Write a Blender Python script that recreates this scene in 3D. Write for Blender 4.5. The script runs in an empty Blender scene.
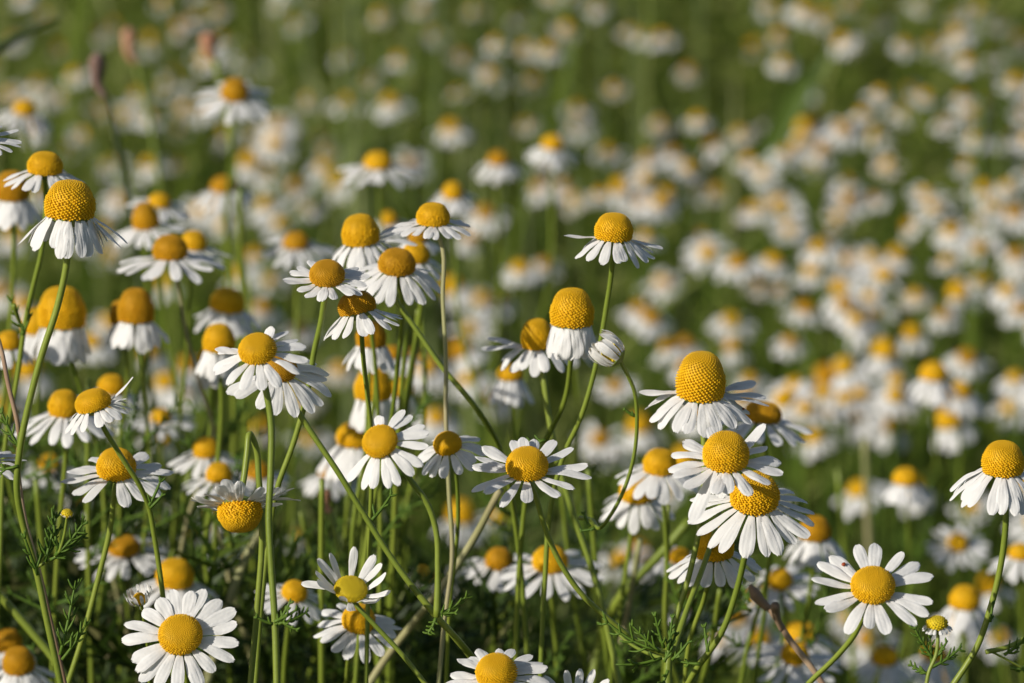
import bpy, math, random
import numpy as np
from mathutils import Vector, Matrix

# ------------------------------------------------------------------ camera, sky, sun, exposure
scn = bpy.context.scene
col = scn.collection
W, H = 1024, 683
LENS = 162.0
FPX = LENS / 36.0 * W
PITCH = math.radians(12.7)
CAM = Vector((0, 0, 0.70))
FWD = Vector((0, math.cos(PITCH), -math.sin(PITCH)))
UPV = Vector((0, math.sin(PITCH), math.cos(PITCH)))
RGT = Vector((1, 0, 0))
cd = bpy.data.cameras.new("camera"); cam = bpy.data.objects.new("camera", cd); col.objects.link(cam)
cam.location = CAM; cam.rotation_euler = (math.pi/2 - PITCH, 0, 0)
cd.lens = LENS; cd.sensor_width = 36; cd.clip_start = 0.02; cd.clip_end = 500
cd.dof.use_dof = True; cd.dof.focus_distance = 0.885; cd.dof.aperture_fstop = 23.0
cd.dof.aperture_blades = 0
scn.camera = cam

SUN_EL, SUN_AZ = math.radians(26), math.radians(236)   # azimuth clockwise from +Y: behind-left
sdir = Vector((math.sin(SUN_AZ)*math.cos(SUN_EL), math.cos(SUN_AZ)*math.cos(SUN_EL), math.sin(SUN_EL)))
wd = bpy.data.worlds.new("World"); scn.world = wd; wd.use_nodes = True
nt = wd.node_tree; bg = nt.nodes["Background"]
sky = nt.nodes.new("ShaderNodeTexSky"); sky.sky_type = 'NISHITA'; sky.sun_disc = False
sky.sun_elevation = SUN_EL; sky.sun_rotation = SUN_AZ
nt.links.new(sky.outputs[0], bg.inputs[0]); bg.inputs[1].default_value = 0.074
sl = bpy.data.lights.new("sun", 'SUN'); so = bpy.data.objects.new("sun", sl); col.objects.link(so)
sl.energy = 4.3; sl.angle = math.radians(0.6); sl.color = (1.0, 0.94, 0.86)
so.rotation_euler = sdir.to_track_quat('Z', 'Y').to_euler(); so.location = (-2, -2, 3)
scn.view_settings.view_transform = 'Standard'; scn.view_settings.look = 'None'
scn.view_settings.exposure = 0.0; scn.view_settings.gamma = 1.0
scn.cycles.max_bounces = 6; scn.cycles.diffuse_bounces = 3; scn.cycles.transmission_bounces = 3
scn.cycles.use_denoising = True

rng = random.Random(7)
nr = np.random.default_rng(11)

def P(x, y, D):
    return CAM + D*(FWD + RGT*((x-512)/FPX) - UPV*((y-341.5)/FPX))
def px(v):
    d = v - CAM; D = d.dot(FWD)
    return 512 + d.dot(RGT)/D*FPX, 341.5 - d.dot(UPV)/D*FPX, D

# ------------------------------------------------------------------ materials
def newmat(name):
    m = bpy.data.materials.new(name); m.use_nodes = True
    n = m.node_tree.nodes; n.clear()
    return m, n, m.node_tree.links
def ramp(n, stops):
    r = n.new("ShaderNodeValToRGB"); e = r.color_ramp.elements
    e[0].position, e[0].color = stops[0][0], (*stops[0][1], 1)
    e[1].position, e[1].color = stops[1][0], (*stops[1][1], 1)
    for p, c in stops[2:]:
        q = e.new(p); q.color = (*c, 1)
    return r
def plant_mat(name, stops, source='noise', scale=60, rough=.5, trans=.3, tcol=None, spec=.3, bump=0, bscale=400):
    """diffuse/glossy surface with a share of light passing through, as thin plant tissue does"""
    m, n, l = newmat(name)
    out = n.new("ShaderNodeOutputMaterial"); pb = n.new("ShaderNodeBsdfPrincipled")
    pb.inputs['Roughness'].default_value = rough; pb.inputs['Specular IOR Level'].default_value = spec
    r = ramp(n, stops)
    if source == 'island':
        g = n.new("ShaderNodeNewGeometry"); l.new(g.outputs['Random Per Island'], r.inputs[0])
    elif source == 'object':
        g = n.new("ShaderNodeObjectInfo"); l.new(g.outputs['Random'], r.inputs[0])
    else:
        t = n.new("ShaderNodeTexCoord"); z = n.new("ShaderNodeTexNoise"); z.inputs['Scale'].default_value = scale
        z.inputs['Detail'].default_value = 3
        l.new(t.outputs['Object'], z.inputs['Vector']); l.new(z.outputs[0], r.inputs[0])
    l.new(r.outputs[0], pb.inputs['Base Color'])
    if bump:
        t = n.new("ShaderNodeTexCoord"); z = n.new("ShaderNodeTexNoise"); z.inputs['Scale'].default_value = bscale
        b = n.new("ShaderNodeBump"); b.inputs['Strength'].default_value = bump; b.inputs['Distance'].default_value = .0003
        l.new(t.outputs['Object'], z.inputs['Vector']); l.new(z.outputs[0], b.inputs['Height']); l.new(b.outputs[0], pb.inputs['Normal'])
    if trans:
        tr = n.new("ShaderNodeBsdfTranslucent"); mx = n.new("ShaderNodeMixShader"); mx.inputs[0].default_value = trans
        if tcol: tr.inputs[0].default_value = (*tcol, 1)
        else: l.new(r.outputs[0], tr.inputs[0])
        l.new(pb.outputs[0], mx.inputs[1]); l.new(tr.outputs[0], mx.inputs[2]); l.new(mx.outputs[0], out.inputs[0])
    else:
        l.new(pb.outputs[0], out.inputs[0])
    return m
M_PETAL = plant_mat('petal_white', [(0.25, (.80, .79, .75)), (0.7, (.87, .86, .83))], scale=150, rough=.55, trans=.22, spec=.25, bump=.35, bscale=900)
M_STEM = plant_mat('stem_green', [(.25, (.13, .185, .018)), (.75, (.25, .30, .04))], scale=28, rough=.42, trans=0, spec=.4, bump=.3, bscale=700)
M_STEM_SHADED = plant_mat('stem_field_shaded', [(.25, (.06, .11, .010)), (.75, (.12, .18, .02))], scale=28, rough=.5, trans=0)  # darker copy of the stem green, shade low in the field painted in
M_STEMB = plant_mat('stem_pale', [(.3, (.30, .32, .12)), (.7, (.36, .30, .17))], scale=40, rough=.55, trans=0)
M_DRY = plant_mat('stem_dry', [(.3, (.22, .13, .075)), (.7, (.42, .30, .19))], scale=70, rough=.7, trans=0)
M_DEAD = plant_mat('dead_brown', [(.3, (.16, .10, .075)), (.7, (.30, .19, .15))], scale=120, rough=.8, trans=0)
M_ORANGE = plant_mat('withered_orange', [(.3, (.45, .20, .11)), (.7, (.55, .33, .2))], scale=120, rough=.8, trans=0)
M_LEAF = plant_mat('leaf_green', [(.2, (.07, .15, .015)), (.8, (.16, .26, .03))], scale=50, rough=.5, trans=.25)
M_DARKLEAF = plant_mat('leaf_dark', [(.2, (.02, .035, .008)), (.8, (.05, .07, .015))], scale=50, rough=.5, trans=0)
M_CUP = plant_mat('cup_green', [(.2, (.14, .20, .03)), (.8, (.26, .30, .07))], scale=600, rough=.5, trans=.1)
M_GRASS = plant_mat('grass', [(0, (.016, .034, .003)), (.5, (.036, .07, .006)), (.9, (.08, .125, .012)), (1, (.20, .19, .07))], source='island', rough=.55, trans=.25)  # colour darkened to stand in for shade deep between the stems
M_FOL = plant_mat('foliage', [(0, (.04, .08, .008)), (.6, (.17, .225, .02)), (1, (.38, .40, .12))], source='island', rough=.6, trans=.3)  # paler than the grass, brightness of the sunlit tops put into the colour
M_GROUND = plant_mat('ground_soil', [(.3, (.022, .032, .010)), (.7, (.05, .06, .02))], scale=8, rough=.95, trans=0, spec=.1)
M_BLADE = plant_mat('tall_grass', [(.3, (.20, .28, .08)), (.7, (.34, .40, .18))], scale=20, rough=.5, trans=.3)

def disc_mat(name, dark=1.0):
    m, n, l = newmat(name)
    out = n.new("ShaderNodeOutputMaterial"); pb = n.new("ShaderNodeBsdfPrincipled")
    pb.inputs['Roughness'].default_value = .6; pb.inputs['Specular IOR Level'].default_value = .25
    t = n.new("ShaderNodeTexCoord"); s = n.new("ShaderNodeSeparateXYZ"); l.new(t.outputs['Generated'], s.inputs[0])
    g = n.new("ShaderNodeNewGeometry"); a = n.new("ShaderNodeMath"); a.operation = 'MULTIPLY_ADD'
    a.inputs[1].default_value = .35; l.new(g.outputs['Random Per Island'], a.inputs[0]); l.new(s.outputs[2], a.inputs[2])
    r = ramp(n, [(0, (.66, .33, .002)), (.35, (.82, .47, .004)), (.8, (.80, .455, .004)), (.97, (.68, .39, .006))])
    l.new(a.outputs[0], r.inputs[0]); l.new(r.outputs[0], pb.inputs['Base Color'])
    z = n.new("ShaderNodeTexNoise"); z.inputs['Scale'].default_value = 1500
    b = n.new("ShaderNodeBump"); b.inputs['Strength'].default_value = .4; b.inputs['Distance'].default_value = .0002
    l.new(t.outputs['Object'], z.inputs['Vector']); l.new(z.outputs[0], b.inputs['Height']); l.new(b.outputs[0], pb.inputs['Normal'])
    l.new(pb.outputs[0], out.inputs[0])
    return m
M_DISC = disc_mat('disc_yellow')
# darker copy of the yellow florets, shade on the heads put into the colour
M_DISC_SHADED = disc_mat('disc_shaded')
for nd in M_DISC_SHADED.node_tree.nodes:
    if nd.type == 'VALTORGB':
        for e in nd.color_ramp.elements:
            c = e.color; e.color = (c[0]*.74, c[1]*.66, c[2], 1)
M_DISC_PALE = disc_mat('disc_greenish')
for nd in M_DISC_PALE.node_tree.nodes:
    if nd.type == 'VALTORGB':
        for e in nd.color_ramp.elements:
            c = e.color; e.color = (c[0]*.85, c[1]*1.12, c[2]+.01, 1)

# ------------------------------------------------------------------ mesh helpers
def mesh_np(name, V, F, mat, smooth=True):
    me = bpy.data.meshes.new(name)
    V = np.asarray(V, dtype=np.float32)
    me.vertices.add(len(V)); me.vertices.foreach_set('co', V.ravel())
    if isinstance(F, np.ndarray):
        k = F.shape[1]; tot = len(F)
        me.loops.add(tot*k); me.loops.foreach_set('vertex_index', F.astype(np.int32).ravel())
        me.polygons.add(tot); me.polygons.foreach_set('loop_start', np.arange(0, tot*k, k, dtype=np.int32))
    else:
        st = []; li = []
        for f in F: st.append(len(li)); li.extend(f)
        me.loops.add(len(li)); me.loops.foreach_set('vertex_index', np.array(li, dtype=np.int32))
        me.polygons.add(len(F)); me.polygons.foreach_set('loop_start', np.array(st, dtype=np.int32))
    me.update(calc_edges=True); me.validate()
    if smooth: me.polygons.foreach_set('use_smooth', np.ones(len(me.polygons), dtype=bool))
    if mat: me.materials.append(mat)
    return me
def obj(name, me, parent=None, mw=None):
    o = bpy.data.objects.new(name, me); col.objects.link(o)
    if parent: o.parent = parent
    if mw is not None: o.matrix_local = mw
    return o
def thing(name, label, cat, loc, group=None):
    o = bpy.data.objects.new(name, None); col.objects.link(o); o.location = loc
    o.empty_display_size = .01
    o['label'] = label; o['category'] = cat
    if group: o['group'] = group
    return o

def catmull(pts, rad, sub=6):
    """smooth curve through the points (tangents weighted by segment length, so long segments do not overshoot)"""
    if len(pts) == 2:
        pts = [pts[0], (pts[0]+pts[1])/2, pts[1]]; rad = [rad[0], (rad[0]+rad[1])/2, rad[1]]
    n = len(pts); h = [max(1e-6, (pts[i+1]-pts[i]).length) for i in range(n-1)]
    d = [(pts[i+1]-pts[i])/h[i] for i in range(n-1)]
    T = [d[0]] + [(d[i-1]*h[i]+d[i]*h[i-1])/(h[i]+h[i-1]) for i in range(1, n-1)] + [d[-1]]
    out = []; ro = []
    for i in range(n-1):
        for k in range(sub):
            t = k/sub; t2 = t*t; t3 = t2*t
            out.append(pts[i]*(2*t3-3*t2+1) + T[i]*h[i]*(t3-2*t2+t) + pts[i+1]*(3*t2-2*t3) + T[i+1]*h[i]*(t3-t2))
            ro.append(rad[i]*(1-t)+rad[i+1]*t)
    out.append(pts[-1]); ro.append(rad[-1])
    return out, ro
def tube(pts, rad, sides=9, sub=6, ridge=.0):
    """tube along a smooth curve; returns V, F"""
    pts, rad = catmull(pts, rad, sub)
    V = []; F = []
    up = Vector((0.3, -1, .1)).normalized()
    for i, p in enumerate(pts):
        t = (pts[min(i+1, len(pts)-1)] - pts[max(i-1, 0)])
        if t.length < 1e-9: t = Vector((0, 0, 1))
        t.normalize()
        a = up - t*up.dot(t)
        if a.length < 1e-4: a = Vector((1, 0, 0)) - t*t.x
        a.normalize(); up = a; b = t.cross(a)
        for k in range(sides):
            an = 2*math.pi*k/sides; r = rad[i]*(1 + ridge*(1 if k % 2 else -1))
            V.append(p + (a*math.cos(an) + b*math.sin(an))*r)
    n = len(pts)
    for i in range(n-1):
        for k in range(sides):
            k2 = (k+1) % sides
            F.append((i*sides+k, i*sides+k2, (i+1)*sides+k2, (i+1)*sides+k))
    F.append(tuple(range(sides))[::-1]); F.append(tuple((n-1)*sides+k for k in range(sides)))
    return V, F
def tube_obj(name, pts, rad, mat, parent, base, sides=9, sub=6, ridge=0):
    V, F = tube([p-base for p in pts], rad, sides, sub, ridge)
    return obj(name, mesh_np(name, [tuple(v) for v in V], F, mat), parent)

# ------------------------------------------------------------------ petals, discs, cups
def petal_VF(L, Wd, e0, e1, r, nu=11, nv=7, twist=0, curl=0.0, lumpy=1.0):
    V = []; x = 0; z = 0
    ph = r.uniform(0, 6.28); notch = r.uniform(.3, 1.2)
    us = [i/(nu-1) for i in range(nu)]
    us = [1-(1-u)**1.25 for u in us]
    cx = [0]; cz = [0]
    for i in range(1, nu):
        um = (us[i]+us[i-1])/2; e = math.radians(e0+(e1-e0)*um**1.2 + 4*math.sin(um*6+ph)); d = (us[i]-us[i-1])*L
        cx.append(cx[-1]+d*math.cos(e)); cz.append(cz[-1]+d*math.sin(e))
    for i, u in enumerate(us):
        e = math.radians(e0+(e1-e0)*u**1.2)
        wprof = (.38+.62*min(1, u/.55)**.8) if u < .55 else 1.0
        if u > .72: wprof = math.sqrt(max(0, 1-((u-.72)/.30)**2))*.97+.03
        hw = Wd/2*wprof
        tw = math.radians(twist)*u
        for j in range(nv):
            v = -1+2*j/(nv-1)
            back = 0
            if u > .8: back = (u-.8)/.2*L*(.045*notch*(1-math.cos(2*math.pi*v*1.5))*.5)
            yy = v*hw
            dz = -curl*Wd*v*v*wprof + lumpy*Wd*.062*math.cos(3.4*math.pi*v)*min(1, u*3)*(wprof)
            dz += .03*Wd*math.sin(v*2.3+u*9+ph)
            y2 = yy*math.cos(tw); dz += yy*math.sin(tw)
            V.append((cx[i]-back*math.cos(e) - dz*math.sin(e), y2, cz[i]-back*math.sin(e) + dz*math.cos(e)))
    F = [(i*nv+j, (i+1)*nv+j, (i+1)*nv+j+1, i*nv+j+1) for i in range(nu-1) for j in range(nv-1)]
    return V, F
def profile(R, Hh, n=60, tip=1.0):
    ph = np.linspace(0, math.pi/2, n)
    rr = R*np.cos(ph)**.58*(0.90+0.10*np.minimum(1, ph/.35)); zz = Hh*np.sin(ph)**tip
    rr[-1] = 0
    return rr, zz
def disc_VF(R, Hh, N=320, r=rng, rough=1.0):
    """dome plus N little florets on a spiral"""
    rr, zz = profile(R, Hh, 14)
    S = 24; V = []; F = []
    for i in range(len(rr)-1):
        for k in range(S):
            a = 2*math.pi*k/S; V.append((rr[i]*.97*math.cos(a), rr[i]*.97*math.sin(a), zz[i]*.97))
    V.append((0, 0, Hh*.97)); ap = len(V)-1
    n = len(rr)-1
    for i in range(n-1):
        for k in range(S):
            F.append((i*S+k, i*S+(k+1) % S, (i+1)*S+(k+1) % S, (i+1)*S+k))
    for k in range(S): F.append(((n-1)*S+k, (n-1)*S+(k+1) % S, ap))
    if N == 0: return V, F
    rr, zz = profile(R, Hh, 200)
    ds = np.hypot(np.diff(rr), np.diff(zz)); am = (rr[1:]+rr[:-1])/2*ds*2*math.pi
    # florets pack tighter near the tip
    t = np.linspace(0, 1, 199); wgt = am*(1+.9*t**2)
    cum = np.concatenate([[0], np.cumsum(wgt)]); cum /= cum[-1]
    area = am.sum(); s0 = math.sqrt(area/N)*.80
    for i in range(N):
        u = (i+.5)/N; q = np.interp(u, cum, np.arange(200)); k = min(int(q), 198); fr = q-k
        ra = rr[k]*(1-fr)+rr[k+1]*fr; za = zz[k]*(1-fr)+zz[k+1]*fr
        tr = rr[k+1]-rr[k]; tz = zz[k+1]-zz[k]; tl = math.hypot(tr, tz)
        nrm = (tz/tl, -tr/tl)
        an = i*2.399963+r.uniform(-.03, .03)*rough
        s = s0*(1.08-.38*u)*r.uniform(.92, 1.08); hh = s*(.72 if u < .45 else .42)*r.uniform(.8, 1.25)*(1+.6*rough*(u < .45)*r.random())
        c, sn = math.cos(an), math.sin(an)
        Cp = Vector((ra*c, ra*sn, za)); Nn = Vector((nrm[0]*c, nrm[0]*sn, nrm[1]))
        Nn = (Nn+Vector((0, 0, .25)) + Vector((r.uniform(-1, 1), r.uniform(-1, 1), r.uniform(-1, 1)))*.13*rough).normalized()
        T = Vector((-sn, c, 0)); B = Nn.cross(T).normalized(); T = B.cross(Nn)
        b = len(V)
        for ring, (ro, ho) in enumerate(((1.0, -.25), (.92, .35), (.45, .85))):
            for j in range(5):
                a = 2*math.pi*(j+.5*(ring % 2))/5
                V.append(tuple(Cp + (T*math.cos(a)+B*math.sin(a))*s*.56*ro + Nn*hh*ho*.8))
        for ring in range(2):
            for j in range(5):
                j2 = (j+1) % 5
                F.append((b+ring*5+j, b+ring*5+j2, b+ring*5+5+j2, b+ring*5+5+j))
        F.append(tuple(b+10+j for j in range(5)))
    return V, F
def cup_VF(R):
    prof = [(.10, -.46), (.24, -.42), (.50, -.30), (.78, -.12), (.92, .02), (.80, .05)]
    S = 24; V = []; F = []
    for (a, z) in prof:
        for k in range(S):
            an = 2*math.pi*k/S; q = 1+.035*(1 if k % 2 else -1)*(a > .3)
            V.append((a*R*q*math.cos(an), a*R*q*math.sin(an), z*R))
    for i in range(len(prof)-1):
        for k in range(S): F.append((i*S+k, i*S+(k+1) % S, (i+1)*S+(k+1) % S, (i+1)*S+k))
    F.append(tuple(range(S))[::-1]); F.append(tuple((len(prof)-1)*S+k for k in range(S)))
    return V, F

def axis_of(f, roll):
    f = math.radians(f); r = math.radians(roll)
    return (UPV*math.cos(r) + RGT*math.sin(r))*math.cos(f) - FWD*math.sin(f)
def frame_of(ax):
    X = (RGT - ax*RGT.dot(ax))
    if X.length < .2: X = (UPV - ax*UPV.dot(ax))
    X.normalize(); Y = ax.cross(X)
    return Matrix((X, Y, ax)).transposed()

def head(parent, base, x, y, w, D, hr=.6, f=30, roll=0, n=18, L=.9, Wp=.30, e0=-10, e1=-25, gap=(), custom=(), mat=None,
         N=760, seed=0, je=9, rough=1.0, curl=.05, ds=1.0):
    """one flower head: cup > disc + petals; (x, y) = middle of the yellow dome in the photo, w its width there"""
    r = random.Random(seed*977+int(x)*31+int(y))
    mpp = D/FPX; R = w/2*mpp; Hh = hr*w*mpp
    ax = axis_of(f, roll); M3 = frame_of(ax)
    C = P(x, y, D) - ax*Hh*.46
    hm = Matrix.Translation(C-base) @ M3.to_4x4()
    V, F = cup_VF(R*.97); hd = obj('flower_head', mesh_np('flower_head', V, F, M_CUP), parent, hm)
    V, F = disc_VF(R*ds, Hh*ds, N, r, rough); obj('disc', mesh_np('disc', V, F, mat or M_DISC), hd)
    pl = []
    for i in range(n):
        az = (i+.5)*360/n + r.uniform(-7, 7)
        a = az % 360
        if any((g0 <= a <= g1) or (g0 <= a-360 <= g1) for g0, g1 in gap): continue
        lv = r.uniform(.93, 1.07)
        if r.random() < .12: lv *= .86
        # the side facing the lens droops or lies per e0/e1; small individual scatter
        pl.append((az, L*lv, e0+r.gauss(0, je*.6), e1+r.gauss(0, je)))
    pl += list(custom)
    for (az, l_, a0, a1) in pl:
        V, F = petal_VF(l_*w*mpp, Wp*w*mpp*r.uniform(.85, 1.12), a0, a1, r, nu=12, nv=9, twist=r.uniform(-16, 16), curl=curl*r.uniform(-.3, 2))
        a = math.radians(az)
        m = Matrix.Rotation(a, 4, 'Z') @ Matrix.Translation((R*.86, 0, R*r.uniform(-.05, .03)))
        obj('petal', mesh_np('petal', V, F, M_PETAL), hd, m)
    return C, ax, R

def stem_points(C, ax, R, path, D, dd, start=True):
    """path = pixel points below the head; returns world points, then down to the soil when the path leaves the frame"""
    pts = []
    if start: pts = [C - ax*R*.3]
    n = max(1, len(path))
    for i, q in enumerate(path):
        d = D + dd*(i+1)/n if len(q) < 3 else q[2]
        pts.append(P(q[0], q[1], d))
    return pts
def to_ground(pts, k=.35):
    a, b = pts[-2], pts[-1]; d = (b-a)
    s = k*d.x/max(1e-4, -d.z)
    s = max(-.5, min(.5, s))
    sy = k*d.y/max(1e-4, -d.z); sy = max(-.3, min(.3, sy))
    z = b.z
    return pts + [b+Vector((s*z*.4, sy*z*.4, -z*.45)), Vector((b.x+s*z*.7, b.y+sy*z*.7, -.004))]

def feather(base0, p, d, Ln, r, nside=5, rad=.00028, side=1.0):
    """threadlike chamomile leaf: rachis with short forked side threads -> V, F"""
    V = []; F = []
    d = d.normalized(); perp = d.cross(Vector((r.uniform(-1, 1), -1, r.uniform(-.5, .5)))).normalized()
    bend = Vector((0, 0, 1))*Ln*r.uniform(.1, .35)
    def q(t): return p + d*Ln*t + bend*t*t
    def add(pts, rr):
        v, ff = tube(pts, rr, 4, 2); b = len(V); V.extend(v); F.extend([tuple(b+i for i in g) for g in ff])
    add([q(0)-base0, q(.35)-base0, q(.7)-base0, q(1)-base0], [rad*1.3, rad*1.1, rad, rad*.5])
    for i in range(nside):
        t = .15+.75*i/max(1, nside-1)
        for s in (-1, 1):
            if r.random() < .15: continue
            l_ = Ln*(.32-.15*t)*r.uniform(.7, 1.3)*side
            dr = (d*.7 + perp*s*r.uniform(.5, 1) + Vector((r.uniform(-.3, .3), r.uniform(-.3, .3), r.uniform(0, .5)))).normalized()
            a = q(t)-base0; add([a, a+dr*l_*.55, a+dr*l_+Vector((0, 0, l_*.2))], [rad*.9, rad*.85, rad*.4])
            if r.random() < .5:
                m = a+dr*l_*.5; d2 = (dr+perp*r.uniform(-.8, .8)+Vector((0, 0, .4))).normalized()
                add([m, m+d2*l_*.3, m+d2*l_*.5], [rad*.8, rad*.7, rad*.4])
    return V, F
def leaves(parent, base, specs, D, seed=1):
    """specs: (x, y, direction degrees in the picture (0 right, 90 up), length px, n)"""
    r = random.Random(seed)
    for s in specs:
        x, y, an, lp, n = s[:5]; d = s[5] if len(s) > 5 else D
        a = math.radians(an); dv = RGT*math.cos(a)+UPV*math.sin(a)+FWD*r.uniform(-.3, .3)
        V, F = feather(base, P(x, y, d), dv, lp*d/FPX, r, n)
        obj('leaf', mesh_np('leaf', [tuple(v) for v in V], F, M_LEAF), parent)

GA = 'chamomile flowers standing in the foreground'
GM = 'softly blurred chamomile flowers just behind the foreground'
GB = 'blurred chamomile flowers of the field behind'

# ------------------------------------------------------------------ ground
s = 400
gr = mesh_np('ground', [(-s, -s, 0), (s, -s, 0), (s, s, 0), (-s, s, 0)], np.array([[0, 1, 2, 3]]), M_GROUND, False)
g = obj('ground', gr); g['kind'] = 'structure'

# ------------------------------------------------------------------ foreground plants
def plant(label, heads, branches=(), leaf=(), mat=None, group=GA, cat='flower', name='chamomile', dmain=.885, sub=6):
    """heads: list of (head kwargs, stem pixel path, dd, radius px, goes_to_ground); branches: (path with depths, r0, r1, ground)"""
    # base of the thing: where its first ground stem meets the soil
    gpts = None; plans = []
    for (hk, path, dd, rp, gnd) in heads:
        hk = dict(hk); D = hk['D']; ax = axis_of(hk.get('f', 30), hk.get('roll', 0)); mpp = D/FPX
        C = P(hk['x'], hk['y'], D) - ax*hk.get('hr', .6)*hk['w']*mpp*.46
        pts = stem_points(C, ax, hk['w']/2*mpp, path, D, dd)
        if gnd: pts = to_ground(pts); gpts = gpts or pts
        plans.append((hk, pts, rp*mpp*.88, gnd))
    bpl = []
    for (path, r0, r1, gnd) in branches:
        pts = [P(*q) for q in path]
        if gnd: pts = to_ground(pts); gpts = gpts or pts
        bpl.append((pts, r0*path[0][2]/FPX, r1*path[-1][2]/FPX))
    base = Vector((gpts[-1].x, gpts[-1].y, 0))
    t = thing(name, label, cat, base, group)
    for hk, pts, rr, gnd in plans:
        hk['L'] = hk.get('L', .9)*(.93 if hk.get('Wp', .3) >= .26 else 1); hk['Wp'] = hk.get('Wp', .3)*(.96 if hk.get('Wp', .3) >= .26 else 1)
        tube_obj('stem', pts, [rr*.85]+[rr]*(len(pts)-2)+[rr*1.25], mat or M_STEM, t, base, 10, sub, .05)
        head(t, base, **hk)
    for pts, r0, r1 in bpl:
        n = len(pts); tube_obj('stem', pts, [r0+(r1-r0)*i/(n-1) for i in range(n)], mat or M_STEM, t, base, 10, 6, .05)
    leaves(t, base, leaf, dmain, seed=len(heads)*7+int(base.x*1e4) % 97)
    return t

FS = 0.885
# tall domed bloom, upper left, with a side bud low on its stem
plant('tall domed chamomile with petals folded down, sharp at the upper left, bud low on stem',
      [(dict(x=70, y=200, w=51, D=.875, hr=.70, f=13, roll=3, n=20, L=.78, Wp=.28, e0=-56, e1=-70, je=10, custom=[(5, .9, -32, -42), (170, .9, -42, -52), (355, .85, -36, -48)]),
        [(67, 262), (58, 305), (42, 355), (30, 400), (20, 450), (17, 490), (22, 520), (35, 565), (48, 625), (62, 690)], .02, 3.9, True),
       (dict(x=67, y=513, w=11, D=.882, hr=.6, f=25, roll=5, n=8, L=.35, Wp=.3, e0=50, e1=80, N=60, mat=M_DISC_PALE),
        [(66, 525), (63, 540), (57, 555), (45, 563), (37, 567)], .005, 1.6, False)],
      leaf=[(20, 450, 120, 40, 4), (18, 466, 200, 35, 4), (36, 566, 60, 40, 5), (45, 562, 75, 45, 6), (55, 556, 40, 42, 5), (58, 552, 100, 38, 4), (50, 560, 20, 40, 5),
            (38, 575, 110, 40, 3), (60, 655, 75, 60, 5), (62, 660, 50, 40, 5)])
plant('chamomile with flat dome just above the tall bloom at the upper left',
      [(dict(x=45, y=163, w=36, D=.94, hr=.55, f=16, roll=3, n=17, L=.85, Wp=.28, e0=-12, e1=-35, je=9),
        [(46, 200), (42, 250), (32, 292), (25, 325), (17, 380), (6, 440), (0, 560), (-6, 690)], .03, 3.0, True)],
      branches=[([(25, 330, .955), (20, 322, .95), (14, 305, .945)], 1.2, 2.2, False)], dmain=.95,
      leaf=[(24, 330, 120, 30, 3), (22, 335, 60, 20, 2)])
plant('chamomile cut by the left edge, only white petal tips showing above the flat domed bloom',
      [(dict(x=-24, y=132, w=34, D=.89, hr=.5, f=25, n=16, L=1.0, Wp=.28, e0=5, e1=-15), [(-22, 170), (-20, 260), (-18, 420), (-10, 690)], .02, 3, True)])
plant('chamomile at the left edge at mid height, mostly cut off by the picture',
      [(dict(x=-18, y=455, w=34, D=.9, hr=.5, f=20, n=16, L=.95, Wp=.28, e0=5, e1=-20), [(-16, 500), (-12, 580), (-6, 690)], .02, 3, True)])
plant('domed chamomile with drooping petals behind the sun-facing bloom pair, left of centre',
      [(dict(x=360, y=230, w=38, D=.96, hr=.74, f=17, roll=-6, n=17, L=.95, Wp=.30, e0=-42, e1=-58, gap=[(20, 60)], custom=[(15, 1.05, 12, -5), (35, .95, 18, 5), (350, 1.1, 2, -22)]),
        [(364, 280), (375, 360), (380, 480), (378, 690)], .05, 2.6, True)])
plant('small flat domed chamomile raised on a long straight pale stalk, topmost near the centre',
      [(dict(x=433, y=214, w=34, D=.93, hr=.58, f=17, roll=0, n=20, L=.86, Wp=.27, e0=-8, e1=-20, je=6),
        [(440, 240), (443, 300), (446, 360), (446, 417), (449, 490), (452, 560), (446, 610), (438, 690)], 0, 2.6, True)], mat=M_STEMB)
plant('shaded ochre domed chamomile with petals fanned downward, below the long-stalked bloom',
      [(dict(x=397, y=261, w=38, D=.94, hr=.55, f=24, roll=4, n=18, L=1.05, Wp=.30, e0=-22, e1=-42, mat=M_DISC_SHADED),
        [(402, 300), (398, 360), (390, 430), (370, 520), (355, 690)], .05, 2.8, True)])
plant('round dome peeking out behind the shaded ochre chamomile',
      [(dict(x=416, y=252, w=28, D=1.0, hr=.6, f=20, roll=10, n=16, L=.95, Wp=.3, e0=-15, e1=-40), [(422, 290), (412, 360), (400, 430), (395, 560), (392, 690)], .05, 2.6, True)], group=GM)
plant('flat ochre centred chamomile seen edge-on at the left of the cluster above centre',
      [(dict(x=327, y=272, w=36, D=.885, hr=.52, f=30, roll=0, n=17, L=.82, Wp=.30, e0=2, e1=-8, je=7, mat=M_DISC_SHADED, gap=[(70, 100)]),
        [(325, 296), (321, 322), (315, 348), (307, 395), (294, 442), (277, 490), (270, 530), (262, 600), (255, 690)], .02, 3.3, True)])
plant('ochre chamomile tilted left on a dark stalk, its petals splayed down and to the right',
      [(dict(x=356, y=303, w=39, D=.89, hr=.52, f=8, roll=-13, n=18, L=.90, Wp=.29, e0=-30, e1=-42, mat=M_DISC_SHADED, gap=[(70, 110)]),
        [(361, 325), (363, 355), (368, 400), (372, 450), (371, 500), (369, 560), (366, 690)], .03, 2.7, True)])
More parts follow.
